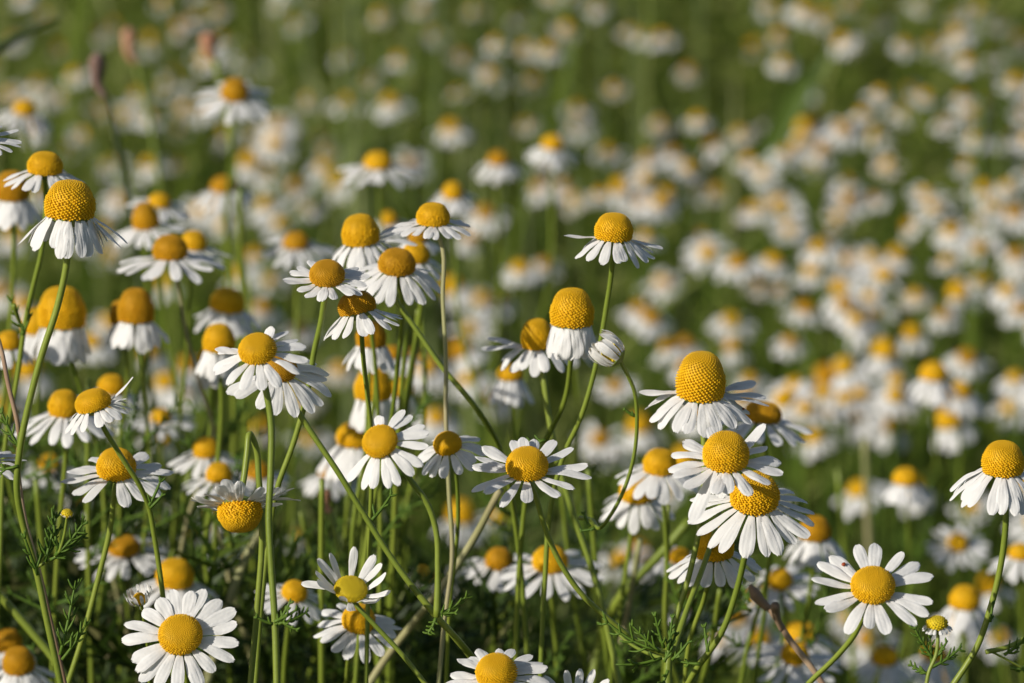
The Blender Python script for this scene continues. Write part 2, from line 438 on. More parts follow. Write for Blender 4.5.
plant('sun-facing chamomile on a thick upright green stalk, overlapping the bloom behind it',
      [(dict(x=257, y=347, w=39, D=.865, hr=.50, f=38, roll=-8, n=15, L=.92, Wp=.32, e0=-5, e1=-25, gap=[(85, 135)], custom=[(70, .55, 20, 20), (165, .75, 10, 0)]),
        [(264, 380), (271, 420), (271, 470), (269, 520), (271, 560), (275, 620), (277, 690)], 0, 3.9, True)],
      leaf=[(274, 622, 20, 26, 3), (276, 625, 50, 24, 4), (278, 624, 10, 32, 5), (273, 624, 170, 18, 2), (283, 622, 320, 20, 3)], dmain=.862)
plant('forked chamomile plant on a long slanting stem, one bloom half hidden and one facing left',
      [(dict(x=281, y=366, w=34, D=.885, hr=.5, f=40, roll=12, n=17, L=1.35, Wp=.40, e0=-12, e1=-28, mat=M_DISC_SHADED, gap=[(60, 190)]),
        [(290, 398), (310, 430), (340, 475), (357, 503), (400, 570), (437, 617)], .005, 3.4, False),
       (dict(x=379, y=440, w=37, D=.862, hr=.42, f=52, roll=-28, n=19, L=.98, Wp=.28, e0=-8, e1=-28, gap=[(75, 215)], custom=[(95, .5, 10, 0)]),
        [(398, 462), (412, 482), (428, 505), (436, 530), (438, 569), (437, 617)], .005, 3.4, False)],
      branches=[([(437, 617, .89), (455, 637, .893), (475, 662, .9), (492, 690, .905)], 3.4, 4, True)],
      leaf=[(437, 615, 20, 35, 4), (436, 618, 250, 26, 4), (372, 520, 45, 30, 3), (438, 612, 350, 20, 3)])
plant('tilted chamomile with a low ochre dome, left side, below the tall domed bloom',
      [(dict(x=92, y=400, w=37, D=.885, hr=.48, f=16, roll=-16, n=15, L=.72, Wp=.27, e0=-25, e1=-50, custom=[(12, .95, 32, 28), (355, .5, 10, -10)]),
        [(105, 430), (125, 462), (140, 486), (148, 504), (155, 540), (161, 580), (168, 640), (176, 690)], .02, 3.0, True)],
      leaf=[(149, 506, 60, 26, 2), (150, 508, 40, 18, 2)])
plant('wide chamomile with spreading petals below the tilted low-domed bloom at left',
      [(dict(x=116, y=463, w=40, D=.91, hr=.62, f=27, roll=0, n=16, L=1.05, Wp=.36, e0=-8, e1=-16, je=9, gap=[(255, 280)]),
        [(115, 490), (110, 530), (98, 580), (82, 640), (66, 690)], .01, 3.2, True)])
plant('chamomile hanging upside down from a kinked stalk, petals pushed up above its yellow head',
      [(dict(x=240, y=517, w=45, D=.88, hr=.60, f=166, roll=-3, n=20, L=.72, Wp=.27, e0=-8, e1=-30, je=14, rough=1.6, custom=[(5, .95, -5, 10), (15, .9, -20, -12)]),
        [(243, 484), (247, 455), (250, 434), (255, 444), (259, 480), (262, 540), (258, 600), (250, 690)], .01, 3.6, True)])
plant('large white chamomile facing the viewer at the bottom left, its disc shading its petals',
      [(dict(x=180, y=633, w=45, D=.875, hr=.42, f=56, roll=-3, n=19, L=.98, Wp=.32, e0=6, e1=-10, je=7),
        [(184, 660), (190, 700), (200, 760)], .02, 3.2, True)])
plant('closed striped chamomile bud beside the large bloom at the bottom left',
      [(dict(x=139, y=597, w=17, D=.90, ds=.75, hr=.8, f=25, roll=-15, n=13, L=.95, Wp=.25, e0=42, e1=98, je=6, N=120), [(143, 612), (148, 650), (150, 700)], .02, 2, True)], cat='flower bud')
plant('small white chamomile seen from the side just right of the left-facing bloom',
      [(dict(x=447, y=442, w=29, D=.915, hr=.55, f=34, roll=-14, n=16, L=.98, Wp=.36, e0=-15, e1=-35),
        [(455, 466), (458, 520), (450, 600), (446, 690)], .03, 2.4, True)])
plant('domed chamomile alone on a slender stalk against green, upper right of centre',
      [(dict(x=614, y=227, w=39, D=.90, hr=.64, f=15, roll=3, n=18, L=.82, Wp=.28, e0=-30, e1=-46, custom=[(178, .85, 4, -4), (4, .9, -8, -20)], gap=[(165, 195)]),
        [(612, 268), (606, 310), (595, 370), (580, 420), (566, 450), (552, 500), (545, 580), (540, 690)], .03, 3.0, True)])
plant('tall yellow dome with petals folded straight down, front of the pair at the centre',
      [(dict(x=572, y=308, w=44, D=.925, hr=.82, f=13, roll=0, n=22, L=.78, Wp=.27, e0=-72, e1=-84, je=5),
        [(571, 360), (565, 400), (547, 438), (530, 480), (520, 560), (515, 690)], .05, 3.2, True)])
plant('two-headed plant at the centre, small domed bloom and striped bud on a curved branch',
      [(dict(x=537, y=334, w=33, D=.958, hr=.85, f=16, roll=-3, n=17, L=1.05, Wp=.36, e0=-22, e1=-46, je=13, custom=[(175, 1.3, 5, -5), (160, 1.2, 12, 5)]),
        [(543, 375), (548, 410), (555, 450), (573, 513), (594, 575), (612, 650), (620, 690)], 0, 3.6, True),
       (dict(x=610, y=352, w=27, D=.90, ds=.8, hr=.75, f=5, roll=-52, n=20, L=1.08, Wp=.22, e0=60, e1=118, je=4, N=60, mat=M_DISC_PALE),
        [(624, 368), (634, 390), (637, 424), (631, 469), (615, 508), (600, 528), (592, 520, .925), (580, 518, .93)], .025, 2.2, False)],
      leaf=[(635, 416, 160, 12, 2), (595, 528, 200, 16, 2), (590, 527, 120, 14, 2), (545, 440, 200, 26, 3)], dmain=.915)
node = (668, 655, .895)
plant('three-headed chamomile plant whose stalks meet low right of centre, tallest dome at its top',
      [(dict(x=701, y=376, w=50, D=.90, hr=.88, f=21, roll=2, n=22, L=.84, Wp=.29, e0=-24, e1=-52, je=12, rough=.6, custom=[(10, .95, 0, -12), (0, .98, -6, -16), (20, .8, 14, 6), (172, .8, 2, -10)]),
        [(703, 430), (704, 480), (699, 530), (688, 580), (676, 620), (668, 655)], .005, 3.2, False),
       (dict(x=726, y=450, w=47, D=.868, hr=.66, f=30, roll=0, n=15, L=.90, Wp=.30, e0=4, e1=-12, je=12, gap=[(225, 250)], custom=[(238, 1.25, -28, -45), (262, .6, -30, -60), (50, 1.0, 22, 18)]),
        [(722, 482, .895), (720, 505, .915), (712, 540, .912), (700, 575, .905), (686, 612, .9), (672, 655, .895)], .01, 3.4, False),
       (dict(x=527, y=462, w=43, D=.88, hr=.56, f=29, roll=0, n=15, L=1.12, Wp=.32, e0=5, e1=-8, je=9, custom=[(95, .8, 18, 14)]),
        [(534, 492), (545, 528), (560, 562), (580, 592), (612, 622), (640, 643), (668, 655)], .015, 3.2, False)],
      branches=[([(670, 645, .895), (668, 668, .895), (668, 700, .895)], 4.0, 5, True),
                ([(604, 616, .91), (625, 640, .905), (645, 652, .90), (666, 660, .895)], 1.0, 2.2, False)],
      leaf=[(664, 648, 110, 30, 4), (660, 652, 140, 40, 4), (668, 650, 80, 28, 4), (655, 650, 165, 55, 4), (672, 660, 40, 24, 3), (662, 658, 200, 50, 3), (668, 670, 250, 30, 4), (664, 662, 60, 26, 4)])
plant('chamomile with long downward petals tucked directly under the middle of the right-hand trio',
      [(dict(x=755, y=491, w=50, D=.892, hr=.62, f=33, roll=2, n=20, L=1.04, Wp=.29, e0=-18, e1=-32, je=8, rough=1.4, gap=[(60, 150)]),
        [(747, 545), (738, 586), (721, 634), (696, 670), (682, 695)], .02, 3.6, True)],
      leaf=[(708, 652, 100, 22, 3), (700, 664, 180, 22, 3)])
plant('partly hidden chamomile with an orange dome below and left of the right-hand trio',
      [(dict(x=714, y=543, w=40, D=.915, hr=.70, f=20, roll=-3, n=18, L=.92, Wp=.32, e0=-25, e1=-42, gap=[(60, 110)]),
        [(708, 585), (704, 600), (690, 640), (684, 690)], .02, 2.8, True)])
plant('wide open white chamomile facing up at the lower right, small red speck on a petal',
      [(dict(x=873, y=583, w=45, D=.862, hr=.46, f=44, roll=-2, n=16, L=1.05, Wp=.31, e0=8, e1=-5, je=8),
        [(864, 615), (855, 634), (835, 658), (810, 682), (790, 705)], .02, 3.2, True)])
plant('chamomile with petals hanging like a skirt at the right edge on a curved stalk',
      [(dict(x=1003, y=458, w=43, D=.885, hr=.70, f=20, roll=0, n=24, L=1.12, Wp=.29, e0=-30, e1=-56, je=8),
        [(1006, 517), (1004, 545), (999, 575), (990, 610), (978, 645), (950, 690)], .01, 3.6, True)],
      branches=[([(986, 652, .892), (1005, 648, .893), (1030, 636, .895)], 2.6, 2.4, False), ([(988, 650, .892), (1004, 658, .893), (1030, 672, .895)], 1.2, 1.0, False)],
      leaf=[(990, 622, 80, 16, 2), (1004, 655, 30, 30, 4), (1010, 668, 350, 30, 4)])
plant('tiny half open chamomile bud with feathery leaves, right of the wide open bloom',
      [(dict(x=937, y=622, w=21, D=.86, mat=M_DISC_PALE, hr=.50, f=18, roll=-3, n=16, L=.36, Wp=.20, e0=-10, e1=-55, je=5, N=120, curl=.2),
        [(938, 640), (936, 655), (929, 672), (925, 695)], .0, 2.2, True)],
      leaf=[(934, 660, 130, 34, 5), (935, 658, 50, 20, 3), (930, 668, 20, 34, 5), (928, 674, 160, 20, 4), (932, 664, 95, 26, 4)], cat='flower bud')
plant('opening chamomile with petals standing up around a green-gold disc, low left of centre',
      [(dict(x=351, y=588, w=34, D=.885, hr=.30, f=44, roll=12, n=15, L=1.05, Wp=.27, e0=38, e1=58, je=16, mat=M_DISC_PALE, gap=[(100, 118), (225, 250)], custom=[(172, 1.05, -5, -5), (140, 1.0, 30, 10)]),
        [(356, 604), (372, 622), (400, 652), (430, 690)], .0, 2.8, True)])
plant('blurred chamomile with a tall orange dome directly below the opening bloom, low left of centre',
      [(dict(x=359, y=617, w=34, D=.93, hr=.62, f=34, roll=8, n=16, L=1.0, Wp=.36, e0=-10, e1=-22), [(350, 650), (345, 700)], .03, 2.6, True)])
plant('chamomile cut by the bottom edge below the centre, gold disc facing up',
      [(dict(x=496, y=669, w=42, D=.88, hr=.56, f=34, roll=-5, n=19, L=.88, Wp=.30, e0=2, e1=-14), [(500, 720), (505, 780)], .02, 3, True)])
plant('chamomile at the bottom edge with only three upright petals in view',
      [(dict(x=577, y=708, w=36, D=.885, hr=.4, f=50, roll=10, n=14, L=1.0, Wp=.26, e0=30, e1=40, je=14), [(580, 740), (584, 790)], .02, 3, True)])

bpy.context.view_layer.update()
def speck(hx, hy, x, y, rad, label):
    best = None
    for o in col.objects:
        if not o.name.startswith('petal'): continue
        c = px(o.parent.matrix_world.translation)
        if abs(c[0]-hx) > 25 or abs(c[1]-hy) > 40: continue
        for v in o.data.vertices:
            w = o.matrix_world @ v.co; q = px(w); d = math.hypot(q[0]-x, q[1]-y)+q[2]*300
            if best is None or d < best[0]: best = (d, w, (o.matrix_world.to_3x3() @ v.normal).normalized())
    p, n_ = best[1], best[2]
    if n_.dot(FWD) > 0: n_ = -n_
    c = p+n_*rad*.5; X = n_.orthogonal().normalized(); Y = n_.cross(X)
    V = []; F = []
    for i in range(5):
        a = math.pi*(i+.5)/5
        for k in range(8): b = 2*math.pi*k/8; V.append(tuple(X*math.sin(a)*math.cos(b)*rad*1.25+Y*math.sin(a)*math.sin(b)*rad+n_*math.cos(a)*rad*.7))
    for i in range(4):
        for k in range(8): F.append((i*8+k, i*8+(k+1) % 8, (i+1)*8+(k+1) % 8, (i+1)*8+k))
    F += [tuple(range(8))[::-1], tuple(range(32, 40))]
    o = obj('mite', mesh_np('mite', V, F, M_MITE)); o.location = c; o['label'] = label; o['category'] = 'mite'
M_MITE = plant_mat('mite_red', [(.3, (.22, .035, .012)), (.7, (.34, .07, .02))], scale=800, rough=.4, trans=0)
speck(873, 590, 843, 566, .00040, 'tiny red-brown mite on the upper left petal of the wide open bloom')
speck(701, 390, 743, 409, .00028, 'tiny orange mite on a right-hand petal of the tallest dome of the trio')

# ------------------------------------------------------------------ second rank: softly blurred blooms that still show petals
# x, y, w, D, hr, f, roll, L, e0, e1, stem path, label
MID = [
 (62, 308, 48, 1.03, .95, 13, 0, .78, -70, -80, [(72, 360), (84, 400), (98, 450), (104, 560)], 'large blurred dome with petals folded straight down, behind the leftmost tall stalk'),
 (136, 306, 36, 1.03, 1.05, 13, 0, .85, -58, -72, [(142, 360), (146, 410), (150, 470)], 'tall blurred dome with thin drooping petals between the left stalk and the sun-facing bloom'),
 (122, 312, 26, 1.04, 1.0, 13, -6, 1.0, -62, -75, [(128, 370), (120, 440)], 'darker dome half hidden on the left of the tall blurred dome with thin petals'),
 (170, 247, 35, 1.03, .72, 17, -3, 1.25, -14, -22, [(178, 285), (188, 340), (200, 385), (213, 430)], 'blurred bloom with wide flat white petals and round dome, right of the upper left pair'),
 (194, 240, 26, 1.08, .75, 17, 6, 1.2, -12, -18, [(190, 290), (186, 360)], 'smaller round dome leaning on the wide flat blurred bloom at upper left'),
 (219, 338, 32, 1.02, .95, 16, 2, .9, -70, -80, [(222, 400), (217, 470), (205, 560)], 'blurred stacked yellow dome with folded petals just left of the sun-facing bloom'),
 (211, 356, 26, 1.05, .9, 14, -6, .9, -72, -80, [(214, 400), (208, 470)], 'lower small dome touching the stacked dome left of the sun-facing bloom'),
 (228, 300, 34, 1.10, .7, 20, 5, .95, -40, -55, [(230, 350), (234, 420)], 'dim orange dome above the stacked domes left of the sun-facing bloom'),
 (64, 403, 32, .99, .85, 18, -2, 1.4, -22, -40, [(66, 450), (60, 520), (55, 600)], 'blurred bloom with long spread petals behind the tilted low-domed bloom at left'),
 (112, 384, 28, 1.06, .7, 16, 6, 1.0, -20, -40, [(112, 420), (120, 500)], 'orange dome just behind the top of the tilted low-domed bloom'),
 (9, 340, 24, 1.02, .8, 15, 0, 1.0, -35, -60, [(10, 390), (6, 470)], 'blurred orange dome at the left edge beside the brown dry stalk'),
 (12, 186, 34, 1.06, .95, 15, 0, .95, -60, -70, [(14, 250), (10, 330), (0, 420)], 'large blurred orange dome at the left edge with folded petals, under the flat domed bloom'),
 (36, 322, 28, 1.12, 1.0, 15, 0, .9, -55, -65, [(38, 370), (34, 460)], 'dim dome half hidden left of the large blurred dome on the left'),
 (145, 216, 26, 1.12, 1.1, 20, -8, 1.2, -15, -30, [(145, 260), (150, 340)], 'upright ochre dome with hardly any petals showing, above the wide flat blurred bloom'),
 (160, 200, 22, 1.18, .6, 24, 10, 1.2, -10, -25, [(160, 240), (162, 300)], 'small orange dome at the upper right shoulder of the ochre dome'),
 (235, 89, 27, 1.25, .8, 34, 3, 1.25, -8, -30, [(232, 140), (228, 220)], 'blurred open bloom with round yellow disc and ring of white petals, high at upper left'),
 (25, 107, 22, 1.35, .7, 20, 10, 1.2, -20, -45, [(30, 150), (30, 230)], 'blurred bloom with small yellow dome at upper left above the cut-off petals'),
 (223, 184, 24, 1.3, .65, 22, -3, 1.2, -20, -45, [(225, 220), (226, 320)], 'blurred bloom with small yellow dome straight below the high open bloom'),
 (296, 240, 26, 1.2, .6, 24, 0, 1.25, -10, -30, [(297, 280), (296, 360)], 'blurred spreading bloom left of the domed flower with drooping petals above centre'),
 (378, 160, 27, 1.25, .62, 20, 0, 1.2, -10, -28, [(380, 200), (382, 300)], 'blurred bloom standing alone above the cluster left of centre'),
 (498, 158, 20, 1.45, .7, 22, 0, 1.2, -30, -50, [(498, 200), (500, 280)], 'blurred bloom standing alone above the centre'),
 (553, 142, 22, 1.4, .65, 22, 5, 1.1, -30, -50, [(552, 190), (550, 280)], 'blurred bloom up and left of the single slender-stalked dome'),
 (453, 190, 20, 1.25, .85, 28, 0, 1.1, -15, -40, [(455, 230), (460, 330)], 'small blurred bloom just above and right of the long straight stalk bloom'),
 (371, 334, 30, .99, .95, 14, 0, 1.0, -50, -68, [(376, 380), (366, 450), (352, 560)], 'blurred yellow dome just under the ochre bloom on the dark stalk'),
 (373, 384, 38, 1.03, .92, 14, 0, .85, -72, -82, [(374, 430), (364, 500), (350, 600)], 'big blurred dome with short folded petals above the left-facing bloom'),
 (402, 386, 24, 1.07, .9, 14, 5, .95, -65, -78, [(404, 430), (402, 520)], 'narrow blurred orange dome right of the big blurred dome above the left-facing bloom'),
 (356, 434, 40, 1.05, .6, 16, 0, 1.0, -45, -65, [(350, 480), (340, 580)], 'dim orange dome partly behind the left-facing bloom'),
 (206, 447, 27, 1.05, .75, 18, 0, 1.15, -20, -40, [(206, 480), (204, 560)], 'blurred yellow dome below the sun-facing bloom, left of the kinked stalk'),
 (219, 472, 26, 1.03, .75, 18, 4, 1.2, -15, -35, [(216, 510), (212, 590)], 'blurred yellow dome just above the upside-down bloom'),
 (161, 415, 20, 1.15, .7, 22, 0, 1.5, -5, -20, [(162, 450), (162, 530)], 'small blurred yellow dome with wide pale petals between the two left low blooms'),
 (175, 573, 38, 1.02, .78, 18, 3, .95, -18, -42, [(178, 620), (182, 700)], 'large blurred dome right behind the bottom left white bloom'),
 (124, 545, 32, 1.06, .55, 24, 0, 1.2, -5, -22, [(126, 590), (130, 660)], 'blurred bloom with flattened orange disc below the wide spreading bloom at left'),
 (295, 590, 26, .99, .70, 30, 15, 1.2, -12, -32, [(288, 630), (284, 700)], 'softly blurred white bloom right of the thick green stalk near the bottom'),
 (660, 461, 34, .99, .75, 22, 3, 1.05, -15, -42, [(664, 505), (667, 560), (666, 640)], 'blurred bloom just left of the middle head of the right-hand trio'),
 (637, 489, 36, 1.01, .65, 24, 0, .9, -35, -55, [(632, 530), (622, 600), (610, 690)], 'blurred orange dome with drooping petals below and left of the right-hand trio'),
 (550, 558, 36, 1.02, .62, 28, 0, 1.15, -8, -25, [(552, 600), (556, 690)], 'blurred bloom with wide petals in the gap below the centre'),
 (499, 558, 27, 1.05, .8, 24, 10, 1.1, -15, -40, [(496, 600), (490, 690)], 'blurred smaller bloom touching the left side of the wide one below the centre'),
 (763, 412, 38, 1.00, .52, 14, 5, 1.1, -14, -26, [(765, 450), (770, 560)], 'blurred shaded bloom behind and right of the tallest dome of the trio'),
 (815, 528, 32, 1.05, .78, 18, 0, 1.0, -45, -60, [(812, 580), (800, 660)], 'blurred orange dome just right of the long-petalled bloom of the trio'),
 (780, 578, 24, 1.08, .8, 34, -10, 1.4, -5, -25, [(786, 620), (775, 690)], 'blurred open bloom left of the wide open white bloom at lower right'),
 (680, 555, 22, 1.06, .6, 30, 0, 1.1, -5, -25, [(678, 600), (676, 690)], 'small dim bloom left of the partly hidden one below the trio'),
 (795, 652, 28, 1.06, .75, 30, 0, 1.4, -5, -20, [(797, 700), (797, 740)], 'blurred open bloom behind the brown twig at bottom right'),
 (800, 632, 34, 1.12, .6, 20, 0, 1.1, -25, -45, [(802, 690), (802, 740)], 'dim orange dome just above the blurred bloom behind the brown twig'),
 (958, 541, 20, 1.28, .8, 42, 0, 1.3, -2, -15, [(960, 580), (960, 660)], 'blurred star-like bloom between the skirted bloom and the lower right bud'),
 (965, 597, 30, 1.12, .8, 18, 0, 1.0, -50, -65, [(966, 640), (966, 720)], 'blurred orange dome with folded petals right of the wide open bloom'),
 (906, 476, 26, 1.2, .65, 16, 0, .95, -45, -60, [(908, 520), (908, 620)], 'blurred lone dome with grey-white petals left of the skirted bloom'),
 (1020, 551, 22, 1.15, .7, 20, 0, 1.3, -30, -50, [(1022, 600), (1024, 690)], 'blurred yellow dome at the right edge below the skirted bloom'),
 (934, 371, 27, 1.35, .7, 18, 0, 1.0, -45, -60, [(935, 420), (935, 500)], 'blurred dome, left one of two touching blooms at the right side above the skirted bloom'),
 (960, 389, 22, 1.38, .7, 26, 5, 1.15, -25, -45, [(961, 430), (961, 500)], 'blurred bloom, right one of two touching blooms at the right side'),
 (18, 660, 32, 1.0, .85, 22, -4, 1.0, -30, -50, [(20, 720), (22, 780)], 'blurred orange dome in the bottom left corner behind feathery leaves'),
 (8, 640, 28, 1.05, .8, 20, 0, 1.0, -30, -50, [(8, 700), (8, 760)], 'dim dome cut by the left edge above the bottom left corner'),
 (885, 655, 26, 1.15, .7, 22, 0, 1.1, -30, -50, [(886, 700), (887, 760)], 'dim orange dome under the wide open bloom near the bottom edge'),
 (935, 652, 26, 1.2, .6, 20, 0, 1.2, -30, -50, [(936, 700), (937, 760)], 'dim dome behind the half open bud at bottom right'),
 (510, 372, 26, 1.08, .6, 16, 0, 1.1, -60, -75, [(512, 410), (512, 520)], 'dim orange dome just under the small domed bloom at the centre'),
 (575, 335, 20, 1.15, .6, 26, 20, 1.6, -5, -20, [(578, 400), (580, 520)], 'pale petals spreading out behind the folded centre dome'),
 (392, 352, 20, 1.10, .6, 20, 0, 1.3, -10, -30, [(394, 400), (398, 520)], 'small pale bloom right of the ochre bloom on the dark stalk'),
 (418, 236, 20, 1.05, .6, 20, 0, 1.0, -30, -50, [(420, 290), (424, 420)], 'tiny dome under the long straight stalk bloom, mostly hidden'),
 (388, 218, 18, 1.3, .7, 26, 0, 1.3, -20, -45, [(390, 260), (392, 360)], 'small blurred bloom left of the long straight stalk bloom'),
 (50, 462, 22, 1.15, .7, 24, 0, 1.5, -8, -30, [(52, 500), (54, 600)], 'blurred pale bloom between the left edge and the wide spreading bloom'),
 (258, 470, 24, 1.12, .7, 18, 0, 1.2, -10, -30, [(256, 520), (254, 600)], 'dim yellow dome between the kinked stalk and the slanting stem'),
 (330, 470, 22, 1.15, .6, 20, 0, 1.3, -20, -45, [(330, 520), (328, 620)], 'dim bloom behind the slanting stem left of the left-facing bloom'),
 (695, 600, 24, 1.15, .7, 22, 0, 1.1, -30, -50, [(696, 650), (697, 720)], 'small yellow glimpse of a bloom beneath the trio between its stalks'),
]
for i, (x, y, w, D, hr, f, roll, L, e0, e1, path, lab) in enumerate(MID):
    path = list(path)
    path.append((path[-1][0]+rng.uniform(-30, 30), path[-1][1]+90))
    rp = rng.uniform(2.3, 3.2)*.95/D
    pale = i in (3, 9)
    plant(lab, [(dict(x=x, y=y, w=w, D=D, hr=hr*.85, f=f, roll=roll, n=16, L=L, Wp=.34, e0=e0, e1=e1, N=520 if D < 1.1 else 200,
                      mat=(M_DISC_SHADED if rng.random() < .3 else M_DISC)), path, .03, rp, True)],
          leaf=[(path[0][0]+(path[-1][0]-path[0][0])*u+rng.uniform(-3, 3), path[0][1]+(path[-1][1]-path[0][1])*u, rng.choice((rng.uniform(15, 75), rng.uniform(105, 165))), rng.uniform(26, 55)/D, rng.choice((3, 4, 5)), D+.015)
                for u in [rng.uniform(.35, 1.0) for _ in range(6)] if path[0][1]+(path[-1][1]-path[0][1])*u > 420],
          group=GM, mat=M_STEMB if pale else None, sub=4)

# ------------------------------------------------------------------ the field: shared petal rings and discs
def ring_mesh(seed, e0, e1, L=1.75, n=14, Wd=.66):
    r = random.Random(seed); V = []; F = []
    for i in range(n):
        if r.random() < .08: continue
        a = 2*math.pi*(i+r.uniform(-.25, .25))/n
        v, ff = petal_VF(L*r.uniform(.85, 1.08), Wd*r.uniform(.85, 1.1), e0+r.gauss(0, 8), e1+r.gauss(0, 12), r, nu=7, nv=4, twist=r.uniform(-20, 20), lumpy=.6)
        b = len(V); c, s_ = math.cos(a), math.sin(a)
        for p in v:
            x = p[0]+.85; V.append((x*c-p[1]*s_, x*s_+p[1]*c, p[2]))
        F += [tuple(b+k for k in g_) for g_ in ff]
    return mesh_np('petals', V, F, M_PETAL)
RINGS = {'open': [ring_mesh(1, 5, -12), ring_mesh(2, -5, -20)], 'spread': [ring_mesh(3, -18, -38), ring_mesh(4, -25, -45)],
         'droop': [ring_mesh(5, -45, -65, 1.6), ring_mesh(6, -58, -76, 1.5)]}
def disc_mesh(hr, mat, s):
    V, F = disc_VF(1, hr*2, 70, random.Random(s)); return mesh_np('disc', V, F, mat)
DISCS = {}
for i, hr in enumerate((.35, .55, .8)):
    DISCS[i] = [disc_mesh(hr, M_DISC, i), disc_mesh(hr, M_DISC_SHADED, i+5), disc_mesh(hr, M_DISC_PALE, i+9)]
V, F = cup_VF(1.0); CUP = mesh_np('flower_head', V, F, M_CUP)

def plane_D(y): return .405*FPX/(y+700)
field = []
# positions read off the photograph (disc centre), with a hint of the pose
A = [(155,320,'s'),(265,355,'s'),(355,350,'o'),(465,330,'s'),(290,430,'s'),(485,405,'d'),(595,305,'s'),(660,440,'o'),(555,485,'s'),(625,530,'o'),(530,575,'o'),(300,560,'s'),(370,540,'o'),
     (760,515,'o'),(815,330,'s'),(895,370,'s'),(985,370,'s'),(940,150,'s'),(1000,220,'s'),(915,505,'s'),(630,60,'s'),(350,20,'s'),(440,30,'s'),(60,100,'s'),(130,190,'s'),(20,100,'s'),
     (750,15,'s'),(850,40,'s'),(540,110,'s'),(820,140,'s'),(720,240,'s'),(630,365,'d'),(90,410,'s'),(130,450,'s'),(70,520,'s'),(10,540,'s'),(870,440,'s'),(980,500,'s'),(760,260,'s'),
     (200,385,'s'),(390,410,'s'),(440,350,'d'),(700,300,'s'),(845,95,'s'),(905,25,'s'),(780,120,'s'),(870,165,'s'),(960,60,'s'),(1015,110,'s'),(380,55,'s'),(575,120,'s'),(640,250,'s'),(860,260,'s'),(910,270,'s')]
for zx, zy, k in A: field.append((640+.375*zx, .375*zy, k))
B = [(315,25,'s'),(180,140,'o'),(260,175,'s'),(320,225,'s'),(70,225,'s'),(30,320,'s'),(245,325,'s'),(250,400,'d'),(400,80,'o'),(530,45,'o'),(460,195,'s'),
     (440,295,'s'),(400,380,'s'),(575,320,'s'),(650,200,'o'),(650,415,'d'),(995,490,'o'),(680,525,'s'),(590,570,'s'),(440,545,'d'),(415,500,'s'),(820,165,'s'),(1005,150,'s'),(980,245,'s'),
     (910,220,'s'),(720,70,'s'),(830,85,'s'),(940,20,'s'),(370,240,'o'),(480,130,'s'),(15,100,'s'),(50,10,'s'),(735,255,'s'),(810,310,'s'),(560,160,'o'),(380,40,'o'),(590,345,'s'),(25,25,'s'),(500,480,'d')]
for zx, zy, k in B: field.append((640+.375*zx, 200+.375*zy, k))
Cc = [(625,455,'s'),(540,490,'s'),(715,500,'s'),(790,410,'o'),(830,400,'s'),(680,445,'s')]   # zoom (256..640, 0..220)
C2 = [(70,10),(160,5),(230,150),(380,160),(440,20),(550,150),(540,245),(360,275),(240,275),(140,265),(60,335),(100,320),(50,385),(190,410),(700,50),(830,75),(780,135),(1000,85),(740,215),(855,290),
      (860,340),(940,405),(920,520),(820,500),(755,500),(1000,540),(30,470),(105,500),(180,450),(520,345),(110,60),(640,115),(910,20),(480,90),(330,40),(300,215),(720,330)]
for zx, zy in C2: field.append((256+.375*zx, .375*zy, 's'))
D2 = [(45,15),(100,35),(75,75),(115,25),(150,45),(175,75),(195,20),(215,12),(180,30),(40,85),(15,40),(60,50),(28,20),(100,110),(125,115),(150,118),(165,90),(190,85),(205,60),(85,135),(110,165),(70,150),(150,165),
      (205,110),(225,135),(180,165),(270,180),(265,205),(250,165),(140,95),(10,95),(35,130),(200,210),(275,130),(245,60),(225,40),(280,225),(110,255),(90,240),(120,200),(270,280),(255,255),(262,310),(240,275),(285,340),
      (300,330),(310,300),(260,430),(305,400),(325,420),(310,440),(340,370),(480,300),(455,290),(470,330),(500,300),(520,290),(455,330),(480,350),(495,400),(470,380),(520,270),(590,260),(640,310),(660,285),(600,440),(615,455),
      (590,430),(640,430),(560,250),(545,265),(535,205),(575,200),(505,225),(485,215),(470,240),(650,240),(620,190),(645,180),
      (785,400),(805,410),(830,412),(860,425),(898,398),(890,430),(860,395),(845,400),(815,440),(850,460),(855,505),(872,495),(860,540),(1015,380),(950,425),(840,560),(905,570),(990,590),(940,460),(1000,540),
      (30,375),(185,395),(165,440),(10,420),(35,500),(150,520),(80,500),(100,590),(110,640),(310,650),(330,640),(230,560),(440,530),(460,520),(430,580),(395,545),(350,540),(300,540),(500,520),(520,540),(620,560),(640,590),
      (590,600),(600,640),(540,630),(690,620),(720,640),(740,620),(760,600),(640,560),(820,600),(850,620),(760,640),(870,640),(905,620),(1000,640),(975,660),(940,680),(470,620),(400,600)]
for x, y in D2:
    if (y > 480 and rng.random() < .5) or (x > 780 and y > 425 and rng.random() < .45) or (260 < x < 640 and y < 440 and rng.random() < .3): continue
    field.append((x, y, rng.choice('ssdo')))
